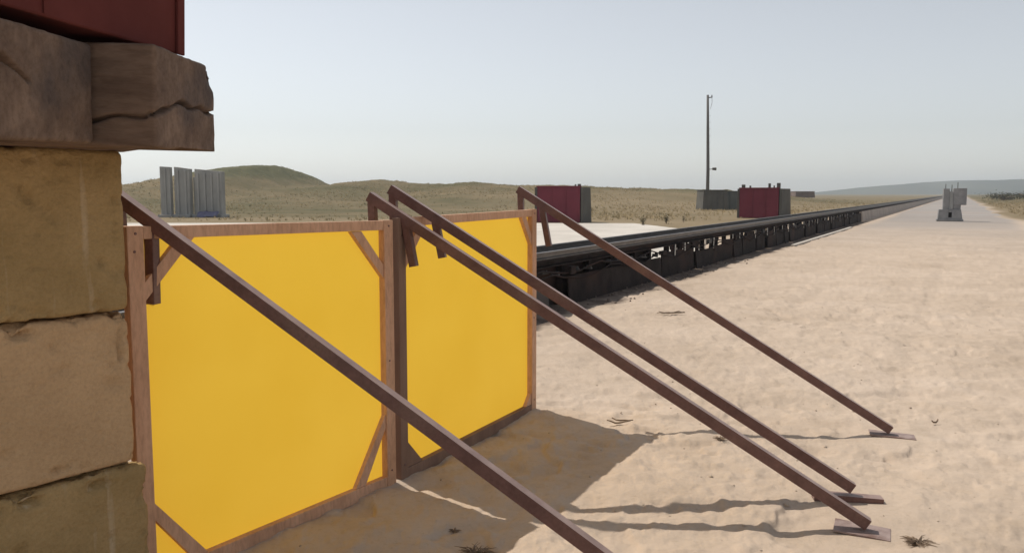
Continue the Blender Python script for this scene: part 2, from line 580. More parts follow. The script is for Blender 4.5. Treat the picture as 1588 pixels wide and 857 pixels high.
def ground_sheet():
    fr = np.radians(np.linspace(-44, 44, 1000))
    bk = np.radians(np.linspace(44, 316, 170)[1:-1])
    ang = np.concatenate([fr, bk])
    rad = np.concatenate([np.geomspace(0.5, 2.6, 30)[:-1], np.geomspace(2.6, 14, 330)[:-1], np.geomspace(14, 60, 110)[:-1], np.geomspace(60, 260, 130)[:-1], np.geomspace(260, 2400, 45)])
    A, R = np.meshgrid(ang, rad)
    X, Y = R * np.sin(A), R * np.cos(A)
    Z = height(X, Y)
    v = np.stack([X, Y, Z], -1).reshape(-1, 3)
    v = np.concatenate([v, [[0, 0, 0]]])
    na, nr = len(ang), len(rad)
    i = np.arange(nr - 1)[:, None] * na
    j = np.arange(na)[None, :]
    j2 = (j + 1) % na
    f = np.stack([i + j, i + j2, i + na + j2, i + na + j], -1).reshape(-1, 4)[:, ::-1]
    c = len(v) - 1
    jj = np.arange(na)
    fan = np.stack([np.full(na, c), (jj + 1) % na, jj, jj], -1)
    me = from_arrays('ground', v, f)
    x, y = v[:, 0], v[:, 1]
    l, s = track_ls(x, y)
    wob = 5 * (fbm(x * 0.09, y * 0.09, 4, 61) - 0.5)
    gl = sstep(45.5, 50, y + wob * 0.8) * sstep(3.5, 6.5, -s + wob * 0.5)
    gl = np.maximum(gl, sstep(1.9, 3.5, -s) * sstep(19, 23, l))
    grr = sstep(7.2, 8.6, s + wob * 0.35) * sstep(46, 49, y + wob * 0.4)
    cover = np.clip(gl + grr, 0, 1)
    dry = np.clip(sstep(-14, 16, x) * (1 - sstep(95, 145, y)) * 0.9 + sstep(40, 80, x) * 0.5 * (1 - sstep(8, 10, s)) + 0.9 * (1 - sstep(52, 62, y)) * (1 - sstep(7, 9, s)), 0, 1)
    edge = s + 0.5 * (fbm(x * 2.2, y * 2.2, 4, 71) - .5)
    patch = np.clip(sstep(0.62, 0.38, edge) * sstep(-1.1, -.9, s) * (1 - sstep(47, 49, y)) * (.55 + .5 * fbm(x * 5, y * 5, 3, 73)), 0, 0.9)  # darker ground colour under the track and along its near foot
    zz = v[:, 2]
    scrub = sstep(3.5, 5.0, zz + .5 * wob * .4) * sstep(95, 125, y) * (y < 260) + .75 * sstep(.52, .66, fbm(x * .035, y * .06, 4, 141)) * sstep(90, 120, y) * (y < 260) * (s < -10)
    scrub = np.clip(scrub, 0, .9)
    gravel = sstep(12, 48, l + wob * 4.5) * sstep(0.3, 1.3, s + wob * .1) * (1 - sstep(7.0, 8.0, s + wob * .3)) * 0.95
    for nm, val in (('grass_cover', cover), ('dryness', dry), ('dark_ground', patch), ('gravel', gravel), ('scrub', scrub)):
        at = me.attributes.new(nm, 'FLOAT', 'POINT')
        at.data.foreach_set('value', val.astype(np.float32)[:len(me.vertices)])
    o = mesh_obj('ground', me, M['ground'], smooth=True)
    tag(o, kind='structure')


ground_sheet()


def gz(x, y):
    return float(height(np.array([float(x)]), np.array([float(y)]))[0])


def sheet(name, poly, z, m, thick=0.05):
    b = MB()
    a = [b.bm.verts.new((x, y, z)) for x, y in poly]
    c = [b.bm.verts.new((x, y, z - thick)) for x, y in poly]
    b.bm.faces.new(a)
    n = len(poly)
    for i in range(n):
        b.bm.faces.new((a[i], c[i], c[(i + 1) % n], a[(i + 1) % n]))
    return b.build(name, m)


def tp(l, s):
    p = P0 + TU * l + TN * s
    return float(p[0]), float(p[1])


# bleached concrete yard on the far side of the track
yard = [tp(-30, -1.3), tp(0, -1.3), tp(14, -1.3), (5.8, 27), (7.5, 38), (6.5, 44.6), (-4, 45.2), (-20, 45.0), (-45, 45.6), (-60, 20)]
tag(sheet('concrete_yard', yard, 0.03, M['apron']), kind='structure')


# gravel road running beside the track
def road():
    ls = np.concatenate([np.linspace(62, 90, 30), np.geomspace(92, 900, 60)])
    sv = np.linspace(0.8, 7.6, 20)
    Lg, Sg = np.meshgrid(ls, sv, indexing='ij')
    e = (fbm(Lg * 0.15, Sg * 0, 3, 81) - 0.5)
    S2 = Sg + np.where(Sg > 5, e * 1.3, e * 0.5) * sstep(0, 2.5, np.abs(Sg - 4.2))
    L2 = Lg - (Lg < 63) * 3 * fbm(Sg * 0.6, Lg * 0, 3, 83)
    X = P0[0] + L2 * TU[0] + S2 * TN[0]
    Y = P0[1] + L2 * TU[1] + S2 * TN[1]
    Z = 0.004 + 0.07 * (1 - ((Sg - 4.2) / 3.4) ** 2) * sstep(62, 75, Lg)
    v = np.stack([X, Y, Z], -1).reshape(-1, 3)
    n = len(sv)
    i = np.arange(len(ls) - 1)[:, None] * n
    j = np.arange(n - 1)[None, :]
    f = np.stack([i + j, i + j + 1, i + n + j + 1, i + n + j], -1).reshape(-1, 4)[:, ::-1]
    tag(mesh_obj('gravel_road', from_arrays('gravel_road', v, f), M['road'], smooth=True), kind='structure')


road()


# far range of hills
def far_hills():
    xs = np.linspace(420, 2000, 160)
    ys = np.linspace(-1, 1, 14)
    X, T = np.meshgrid(xs, ys, indexing='ij')
    h = np.interp(X, [420, 560, 640, 720, 800, 950, 1300, 2000], [0, 5, 16, 23, 28, 31, 33, 34])
    h = h * (0.9 + 0.22 * (fbm(X * 0.006, X * 0, 4, 91) - 0.5))
    Z = -1 + h * np.clip(1 - np.abs(T) ** 1.6, 0, 1) + 2.5 * (fbm(X * 0.02, T * 3, 3, 95) - 0.5) * (1 - np.abs(T))
    Y = 1500 + T * 230 + 25 * fbm(X * 0.004, T * 0, 2, 93)
    v = np.stack([X, Y, Z], -1).reshape(-1, 3)
    n = len(ys)
    i = np.arange(len(xs) - 1)[:, None] * n
    j = np.arange(n - 1)[None, :]
    f = np.stack([i + j, i + n + j, i + n + j + 1, i + j + 1], -1).reshape(-1, 4)
    tag(mesh_obj('hills', from_arrays('hills', v, f), M['hill'], smooth=True), kind='structure')


far_hills()


# ------------------------------------------------------------------ raised rail track
def rail_track():
    root = empty('raised_rail_track', (float(P0[0]), float(P0[1]), 0), TR)
    tag(root, 'long dark raised iron rail track running from behind the yellow screens to the horizon', 'track')
    # local frame: x along the track, y away from the sand pad (0 near face, W far face)
    L0, L1, LF = -15.0, 43.2, 620.0
    W = 0.86
    seg = 6.0

    def ibeam(yc, z0=0.575, z1=0.685):
        return [(yc - .08, z0), (yc + .08, z0), (yc + .08, z0 + .018), (yc + .012, z0 + .026), (yc + .012, z1 - .026), (yc + .08, z1 - .018), (yc + .08, z1), (yc - .08, z1), (yc - .08, z1 - .018), (yc - .012, z1 - .026), (yc - .012, z0 + .026), (yc - .08, z0 + .018)]

    def railp(yc):
        z0 = 0.69
        return [(yc - .06, z0), (yc + .06, z0), (yc + .06, z0 + .012), (yc + .012, z0 + .026), (yc + .012, z0 + .065), (yc + .034, z0 + .073), (yc + .034, z0 + .098), (yc - .034, z0 + .098), (yc - .034, z0 + .073), (yc - .012, z0 + .065), (yc - .012, z0 + .026), (yc - .06, z0 + .012)]
    near, far = 0.09, W - 0.09
    bn = MB().prism(ibeam(near), 0, seg - 0.015).mesh('beam')
    bf = MB().prism(ibeam(far), 0, seg - 0.015).mesh('beam')
    x = L0
    while x < 260:
        mesh_obj('beam', bn, M['iron'], root, loc=(x, 0, 0))
        mesh_obj('beam', bf, M['iron'], root, loc=(x, 0, 0))
        x += seg
    MB().prism(ibeam(near), x, LF).build('beam', M['iron'], root)
    MB().prism(ibeam(far), x, LF).build('beam', M['iron'], root)
    for yc in (near, far):
        MB().prism(railp(yc), L0, LF).build('rail', M['rail'], root)
    # cross ties between the beams
    tie = MB().box(-0.10, 0.10, near + .085, far - .085, 0.57, 0.66).mesh('cross_tie', 0.008, 1)
    lt = L0 + 0.4
    while lt < L1:
        mesh_obj('cross_tie', tie, M['iron'], root, loc=(lt, 0, 0))
        lt += 0.62
    # posts
    pn = MB().box(-.045, .045, .045, .135, 0.0, .575).box(-.09, .09, .01, .17, 0.0, .02).mesh('post')
    pf = MB().box(-.04, .04, W - .13, W - .05, 0.0, .575).mesh('post')
    br = MB().bar((0.04, .09, .10), (0.50, .09, .55), .045, .045).mesh('knee_brace')
    lt = L0 + 0.3
    k = 0
    while lt < L1:
        mesh_obj('post', pn, M['iron'], root, loc=(lt, 0, 0))
        if k % 2 == 0:
            mesh_obj('post', pf, M['iron'], root, loc=(lt + 0.05, 0, 0))
        if lt > 6 and k % 3 == 0:
            mesh_obj('knee_brace', br, M['iron'], root, loc=(lt, 0, 0))
        lt += random.uniform(.8, 1.15)
        k += 1

    # side plates: solid at the near end, short and uneven further on
    def plate(x0, x1, za, zb_, m, y=-0.03, lean=0.0):
        b = MB()
        b.hexa([(x0, y - .012 + lean, 0), (x1, y - .012 + lean, 0), (x1, y + .012 + lean, 0), (x0, y + .012 + lean, 0),
                (x0, y - .012, za), (x1, y - .012, zb_), (x1, y + .012, zb_), (x0, y + .012, za)])
        b.build('side_plate', m, root)
    for a, c in ((-15, -11.2), (-11, -7.4), (-7.2, -4.0), (-3.8, -0.9)):
        plate(a, c, .40, .40, M['iron'], lean=random.uniform(-.02, .01))
    plate(-0.6, 1.25, .37, .38, M['iron_grey'], lean=-.04)
    plate(1.95, 6.2, .41, .40, M['iron'], lean=-.03)
    MB().box(-15, 6.0, .16, .18, .0, .572).build('added_backing', M['iron'], root)  # dark backing added behind the plates to block light through the gaps
    lt = 6.3
    while lt < L1 - 1:
        wd = random.uniform(0.5, 1.5)
        t = min(1, max(0, (lt - 6) / 8))
        z1 = random.uniform(.32 + .14 * t, .48 + .08 * t)
        plate(lt, lt + wd, z1 + random.uniform(-.04, .04), z1, M['iron'], y=-0.02 + random.uniform(-.02, .02), lean=random.uniform(-.05, .0))
        lt += wd + random.uniform(.0, .28)
    MB().box(6.2, L1, .175, .19, 0, .32).build('sill_plate', M['iron'], root)
    # dark flaps and brackets hanging from the beam between the posts
    for i in range(60):
        lx = random.uniform(5.6, L1 - .5)
        hh, wd = random.uniform(.08, .30), random.uniform(.06, .42)
        b = MB().hexa([(-wd / 2 + random.uniform(0, .05), -.006, -hh), (wd / 2 - random.uniform(0, .05), -.006, -hh * random.uniform(.6, 1)), (wd / 2, .006, -hh * .8), (-wd / 2, .006, -hh),
                       (-wd / 2, -.006, 0), (wd / 2, -.006, 0), (wd / 2, .006, 0), (-wd / 2, .006, 0)])
        o = b.build('hanging_flap', M['iron'], root, loc=(lx, random.uniform(-.03, .06), .572))
        o.rotation_euler = (random.uniform(-.25, .1), 0, random.uniform(-.3, .3))
    for i in range(22):
        lx = -13 + i * 1.9 + random.uniform(-.5, .5)
        a, c, e = random.uniform(.05, .14), random.uniform(.05, .09), random.uniform(.07, .16)
        MB().box(-a, a, -c, 0, 0, e).build('junction_box', M['iron_grey'] if i % 3 == 0 else M['iron'], root, bevel=.006, loc=(lx, -.005, random.uniform(.42, .50)))
    # slack cables along the near side
    for yy, zz, sag in ((-.055, .56, .10), (-.075, .50, .14)):
        pts, rr = [], []
        xx = -14.0
        while xx < 40:
            pts.append((xx, yy + random.uniform(-.015, .015), zz - sag * abs(math.sin(xx * 1.35 + zz * 9)) + random.uniform(-.012, .012)))
            rr.append(.013)
            xx += .35
        MB().tube(pts, rr, 5).build('cable', M['iron'], root, smooth=True)
    # pale hanging straps
    for i in range(26):
        lx = 6.6 + i * 1.3 + random.uniform(-.5, .5)
        hh = random.uniform(.10, .30)
        o = MB().box(-.025, .025, -.004, .004, -hh, 0).build('hanging_strap', M['galv'], root, loc=(lx, -.06, .60))
        o.rotation_euler.y = random.uniform(-.2, .2)
    # clamps under the near beam
    cl = MB().box(-.09, .09, -.05, .06, .0, .022).box(-.065, -.035, -.04, .02, .022, .055).box(.035, .065, -.04, .02, .022, .055).mesh('clamp')
    lt = -14.4
    while lt < 6.6:
        o = mesh_obj('clamp', cl, M['iron_grey'] if random.random() < .35 else M['galv'], root, loc=(lt, 0.02, .47 + random.uniform(-.04, .03)))
        o.rotation_euler = (random.uniform(-.2, .2), random.uniform(-.2, .2), random.uniform(-.3, .3))
        lt += random.uniform(.35, .9)
    # concrete plinth carrying the track further on
    MB().hexa([(L1 + .3, -.10, 0), (LF, -.10, 0), (LF, W + .10, 0), (L1 + .3, W + .10, 0),
               (L1 + .3, .0, .565), (LF, .0, .565), (LF, W, .565), (L1 + .3, W, .565)]).build('plinth', M['plinth'], root)
    # low kerb along the foot
    MB().box(17.5, 33.0, -.62, -.50, 0, .05).build('foot_kerb', M['apron'], root, bevel=.008)


rail_track()


# dark rubble spilled along the foot of the track
def rubble():
    ico = bmesh.new()
    bmesh.ops.create_icosphere(ico, subdivisions=1, radius=1)
    bv = np.array([v.co[:] for v in ico.verts])
    bf = np.array([[v.index for v in f.verts] for f in ico.faces])
    ico.free()
    V, F, off = [], [], 0
    for i in range(260):
        l = RNG.uniform(-3, 12)
        s = abs(RNG.normal(0, 0.28)) + 0.03
        x, y = tp(l, s)
        r = RNG.uniform(.008, .028)
        sc = RNG.uniform(.6, 1.3, 3) * r
        v = bv * (1 + 0.3 * RNG.uniform(-1, 1, (len(bv), 1))) * sc + np.array([x, y, gz(x, y) + r * .25])
        V.append(v)
        F.append(bf + off)
        off += len(v)
    me = from_arrays('track_rubble', np.concatenate(V), np.concatenate(F))
    tag(mesh_obj('track_rubble', me, M['rubble']), 'dark stone rubble spilled along the foot of the rail track', 'rubble', kind='stuff')


rubble()


# ------------------------------------------------------------------ stacked pillar: blocks, timbers, red box
def n3(p, s, seed):
    return (fbm(p[:, 0] * s + p[:, 2] * s * 0.73, p[:, 1] * s - p[:, 2] * s * 0.61, 4, seed)
            + fbm(p[:, 2] * s + 3.1, (p[:, 0] + p[:, 1]) * s, 4, seed + 9)) * 0.5


def block(z0, ln, corner, ang, label, seed, hx=0.0, mk='concrete_block'):
    """block whose far right-hand face corner is at 'corner' and that runs back along the face"""
    h = hx or 0.577
    dx = 0.014
    xs = np.linspace(0, ln, int(ln / dx))
    ys = np.linspace(0, 0.62, int(.62 / dx))
    zs = np.linspace(0, h, int(h / dx))

    def disp(p, n):
        edge = (np.minimum(p[:, 0], ln - p[:, 0]) < .05).astype(int) + (np.minimum(p[:, 1], .62 - p[:, 1]) < .05).astype(int) + (np.minimum(p[:, 2], h - p[:, 2]) < .05).astype(int)
        a = 0.022 * (n3(p, 3.0, seed) - 0.5) + 0.009 * (n3(p, 14, seed + 3) - 0.5)
        pit = -0.014 * np.clip(n3(p, 24, seed + 5) - 0.60, 0, 1) * 7
        chip = -0.05 * np.clip(n3(p, 9, seed + 7) - 0.53, 0, .2) * 5 * (edge >= 2)
        return a + pit + chip
    me = dense_box('concrete_block', xs - ln, ys, zs, 0.026, lambda p, n: disp(p + np.array([ln, 0, 0]), n))
    o = mesh_obj('concrete_block', me, M[mk], smooth=True, loc=(corner[0], corner[1], z0))
    o.rotation_euler = (0, 0, ang)
    tag(o, label, 'concrete block', 'blocks of the pillar')


block(0.0, 1.35, (-1.395, 3.13), math.radians(52), 'tan concrete block at the bottom of the pillar, standing on the ground', 101)
block(0.584, 1.30, (-1.435, 3.12), math.radians(54), 'chipped tan concrete block in the middle of the pillar of three', 202, 0, 'concrete_pale')
block(1.168, 1.28, (-1.425, 3.10), math.radians(52), 'tan concrete block at the top of the pillar, right under the dark timbers', 303, 0.587)


def timber(label, xe, y0, y1, z0, ln, tilt, crack, seed, round_far=0.0, ht=0.30, droop=2.3):
    wd = y1 - y0
    xs = np.concatenate([np.linspace(-ln, -0.42, 30)[:-1], np.linspace(-0.42, 0, 66)])
    ys = np.linspace(0, wd, int(wd / .0075))
    zs = np.linspace(0, ht, 64)

    def disp(p, n):
        a = 0.010 * (n3(p * np.array([.4, 1, 1]), 5, seed) - .5) + 0.005 * (n3(p * np.array([.2, 1, 1]), 30, seed + 2) - .5)
        zc = crack(p)
        wdt = 0.0052 + 0.002 * np.sin(p[:, 1] * 31 + p[:, 0] * 17)
        a = a - 0.040 * np.exp(-((p[:, 2] - zc) / wdt) ** 2) * (np.abs(n[:, 2]) < .5)
        # worn upper far corner
        if round_far:
            k = np.clip((p[:, 1] - wd + .09) / .09, 0, 1) * np.clip((p[:, 2] - ht + .09) / .09, 0, 1)
            a = a - round_far * k
            # underside worn away towards the jutting far end
            kb = np.clip((p[:, 1] - .12) / .40, 0, 1) * np.clip((p[:, 0] + .34) / .22, 0, 1) * (n[:, 2] < -.3)
            a = a - .040 * kb
        return a
    me = dense_box('timber_beam', xs, ys, zs, 0.012, disp)
    o = mesh_obj('timber_beam', me, M['timber'], smooth=True, loc=(xe, y0, z0))
    o.rotation_euler = (math.radians(tilt), math.radians(droop), math.radians(1.5))
    tag(o, label, 'timber', 'timbers across the pillar')


def crack_a(p):
    t = np.clip(p[:, 1] / .55, 0, 1)
    end = 0.105 + 0.05 * sstep(0.0, .35, t) + 0.006 * np.sin(t * 19)
    side = 0.105 + 0.10 * p[:, 0]
    return np.where(p[:, 0] > -0.03, end, side + 0.006 * np.sin(p[:, 0] * 37))


def crack_b(p):
    t = p[:, 1]
    z = 0.17 + 0.035 * np.sin(t * 14 + 1.2)
    return np.where((p[:, 0] > -0.03) & (t > 0.02) & (t < 0.17), z, 9.0)


timber('dark timber with a long crack across its end, jutting out furthest under the red box', -1.115, 2.66, 3.22, 1.742, 1.3, 0.6, crack_a, 401, 0.05, 0.32, 1.3)
timber('dark square timber without a long crack, beside the cracked one at the picture edge', -1.285, 2.10, 2.63, 1.735, 1.15, 2.0, crack_b, 502)


def red_box():
    root = empty('red_steel_box', (-1.175, 3.03, 2.088), math.radians(79))
    root.rotation_euler.x = math.radians(2.3)
    tag(root, 'dark red painted steel box resting on the timbers of the pillar', 'steel box')
    b = MB().box(-1.6, 0, 0.0, .9, 0, .9)
    b.build('body', M['oxide'], root, bevel=.008)
    MB().box(-.66, -.652, -.006, .0, .01, .89).build('seam', M['oxide'], root)
    MB().box(-.03, .012, -.012, .0, -.002, .905).build('corner_post', M['oxide'], root, bevel=.003)
    MB().box(-1.61, -1.57, -.012, .0, -.002, .905).build('corner_post', M['oxide'], root, bevel=.003)
    MB().box(-1.565, -.035, -.010, .0, .86, .90).build('rim', M['oxide'], root, bevel=.003)


red_box()


# ------------------------------------------------------------------ yellow screens
def screen(a, b, h0, h1, label, dark=(), gussets=None, solid=()):
    """wooden frame from ground point a to b, yellow sheet stretched on its far side"""
    a, b = Vector((*a, 0)), Vector((*b, 0))
    d = (b - a)
    ln = d.length
    ang = math.atan2(d.y, d.x)
    root = empty('yellow_screen', a, ang)
    tag(root, label, 'screen', 'yellow screens in front of the track')
    # local: x along the frame, y towards the far side, z up
    pw, th, rw = 0.07, 0.042, 0.052
    zb = -0.012

    def top(x):
        return h0 + (h1 - h0) * x / ln
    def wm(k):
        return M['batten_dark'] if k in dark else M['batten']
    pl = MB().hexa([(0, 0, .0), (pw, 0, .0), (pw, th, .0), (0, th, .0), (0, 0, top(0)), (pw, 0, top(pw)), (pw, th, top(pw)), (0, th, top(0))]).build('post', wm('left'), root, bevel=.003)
    pr = MB().hexa([(ln - pw, 0, .0), (ln, 0, .0), (ln, th, .0), (ln - pw, th, .0), (ln - pw, 0, top(ln - pw)), (ln, 0, top(ln)), (ln, th, top(ln)), (ln - pw, th, top(ln - pw))]).build('post', wm('right'), root, bevel=.003)
    x0, x1 = pw + .001, ln - pw - .001
    MB().hexa([(x0, .002, top(x0) - rw), (x1, .002, top(x1) - rw), (x1, th - .002, top(x1) - rw), (x0, th - .002, top(x0) - rw), (x0, .002, top(x0) - .002), (x1, .002, top(x1) - .002), (x1, th - .002, top(x1) - .002), (x0, th - .002, top(x0) - .002)]).build('top_rail', wm('top'), root, bevel=.003)
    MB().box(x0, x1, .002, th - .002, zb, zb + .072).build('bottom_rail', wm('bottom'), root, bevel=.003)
    gussets = gussets or {'tl': (.20, .21), 'tr': (.20, .22), 'bl': (.21, .26), 'br': (.20, .31)}
    for q, (gx, gl) in gussets.items():
        left, up = q[1] == 'l', q[0] == 't'
        cx = x0 if left else x1
        sx = 1 if left else -1
        cz = top(cx) - rw if up else zb + .072
        sz = -1 if up else 1
        hw = 0.026 * 1.414
        if q in solid:
            gx, gl, hw = gx / 2, gl / 2, gx / 2 - .004
        # mitred corner strut: both ends cut flush with post and rail
        pts = []
        for y in (.008, th - .006):
            pts += [(cx + sx * .0005, y, cz + sz * (gl - hw)), (cx + sx * .0005, y, cz + sz * (gl + hw)), (cx + sx * (gx + hw), y, cz + sz * .0005), (cx + sx * (gx - hw), y, cz + sz * .0005)]
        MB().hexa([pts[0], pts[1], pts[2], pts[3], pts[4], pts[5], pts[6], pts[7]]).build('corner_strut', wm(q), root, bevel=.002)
    # sheet: stretched on the back of the frame with faint slack
    nx, nz = 70, 60
    u = np.linspace(0.006, ln - .006, nx)
    t = np.linspace(0, 1, nz)
    U, T = np.meshgrid(u, t, indexing='ij')
    Z = zb + .006 + T * (h0 + (h1 - h0) * U / ln - zb - .016)
    fre = np.sin(np.pi * (U / ln)) * np.sin(np.pi * T)
    Y = th + .003 + 0.012 * fre * (fbm(U * 1.6, Z * 1.6, 3, int(ln * 1000)) - .15) + .002 * fbm(U * 9, Z * 2, 2, 5)
    v = np.stack([U, Y, Z], -1).reshape(-1, 3)
    i = np.arange(nx - 1)[:, None] * nz
    j = np.arange(nz - 1)[None, :]
    f = np.stack([i + j, i + nz + j, i + nz + j + 1, i + j + 1], -1).reshape(-1, 4)
    mesh_obj('tarpaulin', from_arrays('tarpaulin', v, f), M['tarp'], root, smooth=True)
    # nail heads on the posts
    nail = MB().tube([(0, .001, 0), (0, -.003, 0)], [.006, .005], 8).mesh('nail_head')
    for xx, zz in ((pw * .5, top(0) - .03), (pw * .4, top(0) - .10), (ln - pw * .5, top(ln) - .03), (pw * .5, .09), (ln - pw * .5, .09), (ln - pw * .6, .7)):
        mesh_obj('nail_head', nail, M['rust'], pl if xx < ln / 2 else pr, loc=(xx, 0, zz))
    return root


screen((-1.480, 3.222), (-0.640, 4.510), 1.475, 1.458, 'nearer yellow screen in a wooden frame, next to the concrete pillar')
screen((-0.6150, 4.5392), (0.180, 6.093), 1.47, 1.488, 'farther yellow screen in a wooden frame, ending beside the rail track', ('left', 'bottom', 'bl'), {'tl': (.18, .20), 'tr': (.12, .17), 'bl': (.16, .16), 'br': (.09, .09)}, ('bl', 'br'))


# ------------------------------------------------------------------ props behind the screens
def prop(label, top, foot, fp, bp, fl, bl, plate_kind, fle=-.2, sec=(.054, .048)):
    """square steel tube from above the screen down to the sand; two prongs hook over the frame"""
    fz = gz(*foot)
    root = empty('steel_prop', (foot[0], foot[1], fz))
    tag(root, label, 'prop', 'steel props of the yellow screens')
    A = Vector((top[0] - foot[0], top[1] - foot[1], top[2] - fz))
    B = Vector((0, 0, 0.038 if plate_kind != 'tube' else 0.068))
    d = (A - B).normalized()
    s = d.cross(Vector((0, 0, 1))).normalized()
    u = s.cross(d)
    (W, SW), wl = sec, .005
    b = MB()
    rings = []
    for p, q in ((B, 0), (A, 0), (A, wl), (B, wl)):
        rings.append([b.bm.verts.new(p + s * (sx * (SW / 2 - q)) + u * (sz * (W / 2 - q))) for sx, sz in ((-1, -1), (1, -1), (1, 1), (-1, 1))])
    for i in range(4):
        r0, r1 = rings[i], rings[(i + 1) % 4]
        for k in range(4):
            b.bm.faces.new((r0[k], r0[(k + 1) % 4], r1[(k + 1) % 4], r1[k]))
    b.build('tube', M['rust'], root, bevel=.0012)
    h = Vector((d.x, d.y, 0)).normalized()
    for dist, ln, lean in ((fp, fl, fle), (bp, bl, -.03)):
        q = A - d * dist - u * (W / 2)
        e = q + Vector((0, 0, -ln)) + h * (ln * lean)
        MB().bar(q + Vector((0, 0, .012)), e, .042, .042, up=h).build('prong', M['rust'], root, bevel=.003)
    # weld collar
    ang = math.atan2(-h.y, -h.x)
    if plate_kind == 'plate':
        m = MB().box(-.15, .10, -.08, .08, .0, .010)
    elif plate_kind == 'tube':
        m = MB().box(-.20, .15, -.03, .03, .0, .005).box(-.20, .15, -.03, -.025, .005, .033).box(-.20, .15, .025, .03, .005, .033).box(-.20, .15, -.03, .03, .033, .038)
    else:
        m = MB().box(-.13, .15, -.06, .06, .0, .012)
    o = m.build('foot_plate', M['rust'] if plate_kind == 'tube' else M['plate'], root, bevel=.0015)
    o.rotation_euler = (random.uniform(-.03, .03), 0.05, ang + random.uniform(-.15, .15))
    o.location.z = -.002 if plate_kind != 'tube' else -.006
    return root


prop('nearest brown steel prop crossing in front of the nearer yellow screen, foot out of view', (-1.60, 3.38, 1.60), (0.733, 2.781), .22, .04, .30, .24, 'plate', .02, (.050, .046))
prop('brown steel prop at the joint of the screens, lower of the close pair', (-0.785, 4.64, 1.585), (1.692, 3.85), .27, .035, .22, .16, 'plate')
prop('brown steel prop near the joint of the screens, upper of the close pair', (-0.69, 4.78, 1.625), (1.782, 4.257), .33, .035, .19, .16, 'tube')
prop('farthest brown steel prop, hooked over the end of the screens beside the track', (0.045, 6.20, 1.63), (2.517, 5.445), .23, .04, .27, .16, 'thin')

# ------------------------------------------------------------------ far things
# upright concrete slabs
def upright_slab(x0, x1, y, z1a, z1b, dep, rz, label, ribs):
    root = empty('upright_slab', ((x0 + x1) / 2, y, gz((x0 + x1) / 2, y) - .03), rz)
    tag(root, label, 'concrete slab', 'upright slabs on the range')
    h = (x1 - x0) / 2
    MB().hexa([(-h, 0, 0), (h, 0, 0), (h, dep, 0), (-h, dep, 0), (-h, 0, z1a), (h, 0, z1b), (h, dep, z1b), (-h, dep, z1a)]).build('slab_body', M['slab'], root, bevel=.02)
    for k in range(ribs):
        xx = -h + (k + .5) * 2 * h / ribs
        MB().box(xx - .07, xx + .07, -.10, .0, .02, min(z1a, z1b) - .12).build('rib', M['slab'], root, bevel=.02)
    MB().box(-h - .12, h + .12, -.35, dep + .35, 0, .22).build('foot', M['slab'], root, bevel=.02)


upright_slab(-23.70, -23.03, 56.8, 3.44, 3.40, .5, .05, 'tall narrow grey concrete slab, leftmost of the upright group beyond the screens', 1)
upright_slab(-22.80, -21.75, 56.9, 3.42, 3.28, .5, -.08, 'tall grey concrete slab with a sloping top, second of the upright group', 2)
upright_slab(-21.78, -21.50, 57.6, 2.75, 2.72, .4, .0, 'shorter grey concrete slab set back between two taller upright slabs', 1)
upright_slab(-21.42, -19.58, 56.9, 3.28, 3.10, .6, -.05, 'widest grey concrete slab, rightmost of the upright group beyond the screens', 4)
upright_slab(-23.04, -22.78, 57.5, 2.55, 2.5, .4, .0, 'short grey concrete slab in the slot beside the narrowest tall slab', 1)
# blue sheet at the foot of the slabs
b = MB()
pts = []
for i in range(9):
    for j in range(5):
        pts.append((i * .17 + random.uniform(-.04, .04), j * .12, .05 + .38 * (j / 4) + random.uniform(-.05, .05)))
vs = [b.bm.verts.new(p) for p in pts]
for i in range(8):
    for j in range(4):
        b.bm.faces.new((vs[i * 5 + j], vs[i * 5 + 5 + j], vs[i * 5 + 6 + j], vs[i * 5 + 1 + j]))
bo = b.build('blue_sheet', mat('faded_blue_plastic', (0.10, 0.10, 0.17), (0.16, 0.16, 0.25), 3, 0.6, 0.1, 10), smooth=True, loc=(-21.0, 55.9, gz(-21, 56)))
sm = bo.modifiers.new('thick', 'SOLIDIFY')
sm.thickness = .01
tag(bo, 'crumpled dark blue sheet at the foot of the widest upright slab', 'sheet')


# red target walls
def red_wall(cx, cy, wd, ht, dep, rz, label, spikes, side_m):
    root = empty('red_barrier', (cx, cy, gz(cx, cy) - .02), rz)
    tag(root, label, 'barrier', 'red barriers across the track')
    MB().box(0, wd, 0, .14, .04, ht).build('front_panel', M['oxide_far'], root, bevel=.01)
    n = 3
    for k in range(1, n):
        MB().box(k * wd / n - .03, k * wd / n + .03, -.03, .0, .06, ht - .06).build('rib', M['oxide_far'], root)
    MB().box(-.05, wd + .05, -.05, .16, ht, ht + .07).build('top_rail', M['oxide_far'], root, bevel=.01)
    # side wing, splayed at the foot
    MB().hexa([(wd + .06, .0, 0), (wd + .20, .0, 0), (wd + .20, dep + .35, 0), (wd + .06, dep + .35, 0),
               (wd + .06, .0, ht), (wd + .20, .0, ht), (wd + .20, dep, ht), (wd + .06, dep, ht)]).build('side_wing', side_m, root, bevel=.01)
    MB().hexa([(-.20, .16, 0), (-.06, .16, 0), (-.06, dep + .35, 0), (-.20, dep + .35, 0),
               (-.20, .16, ht), (-.06, .16, ht), (-.06, dep, ht), (-.20, dep, ht)]).build('side_wing', side_m, root, bevel=.01)
    MB().box(0, wd, dep - .14, dep, .04, ht).build('rear_panel', side_m, root, bevel=.01)
    for sx, sh, sr in spikes:
        MB().box(sx - sr, sx + sr, .17, .17 + 2 * sr, 0.0, ht + sh).build('post', M['shed'], root, bevel=.01)


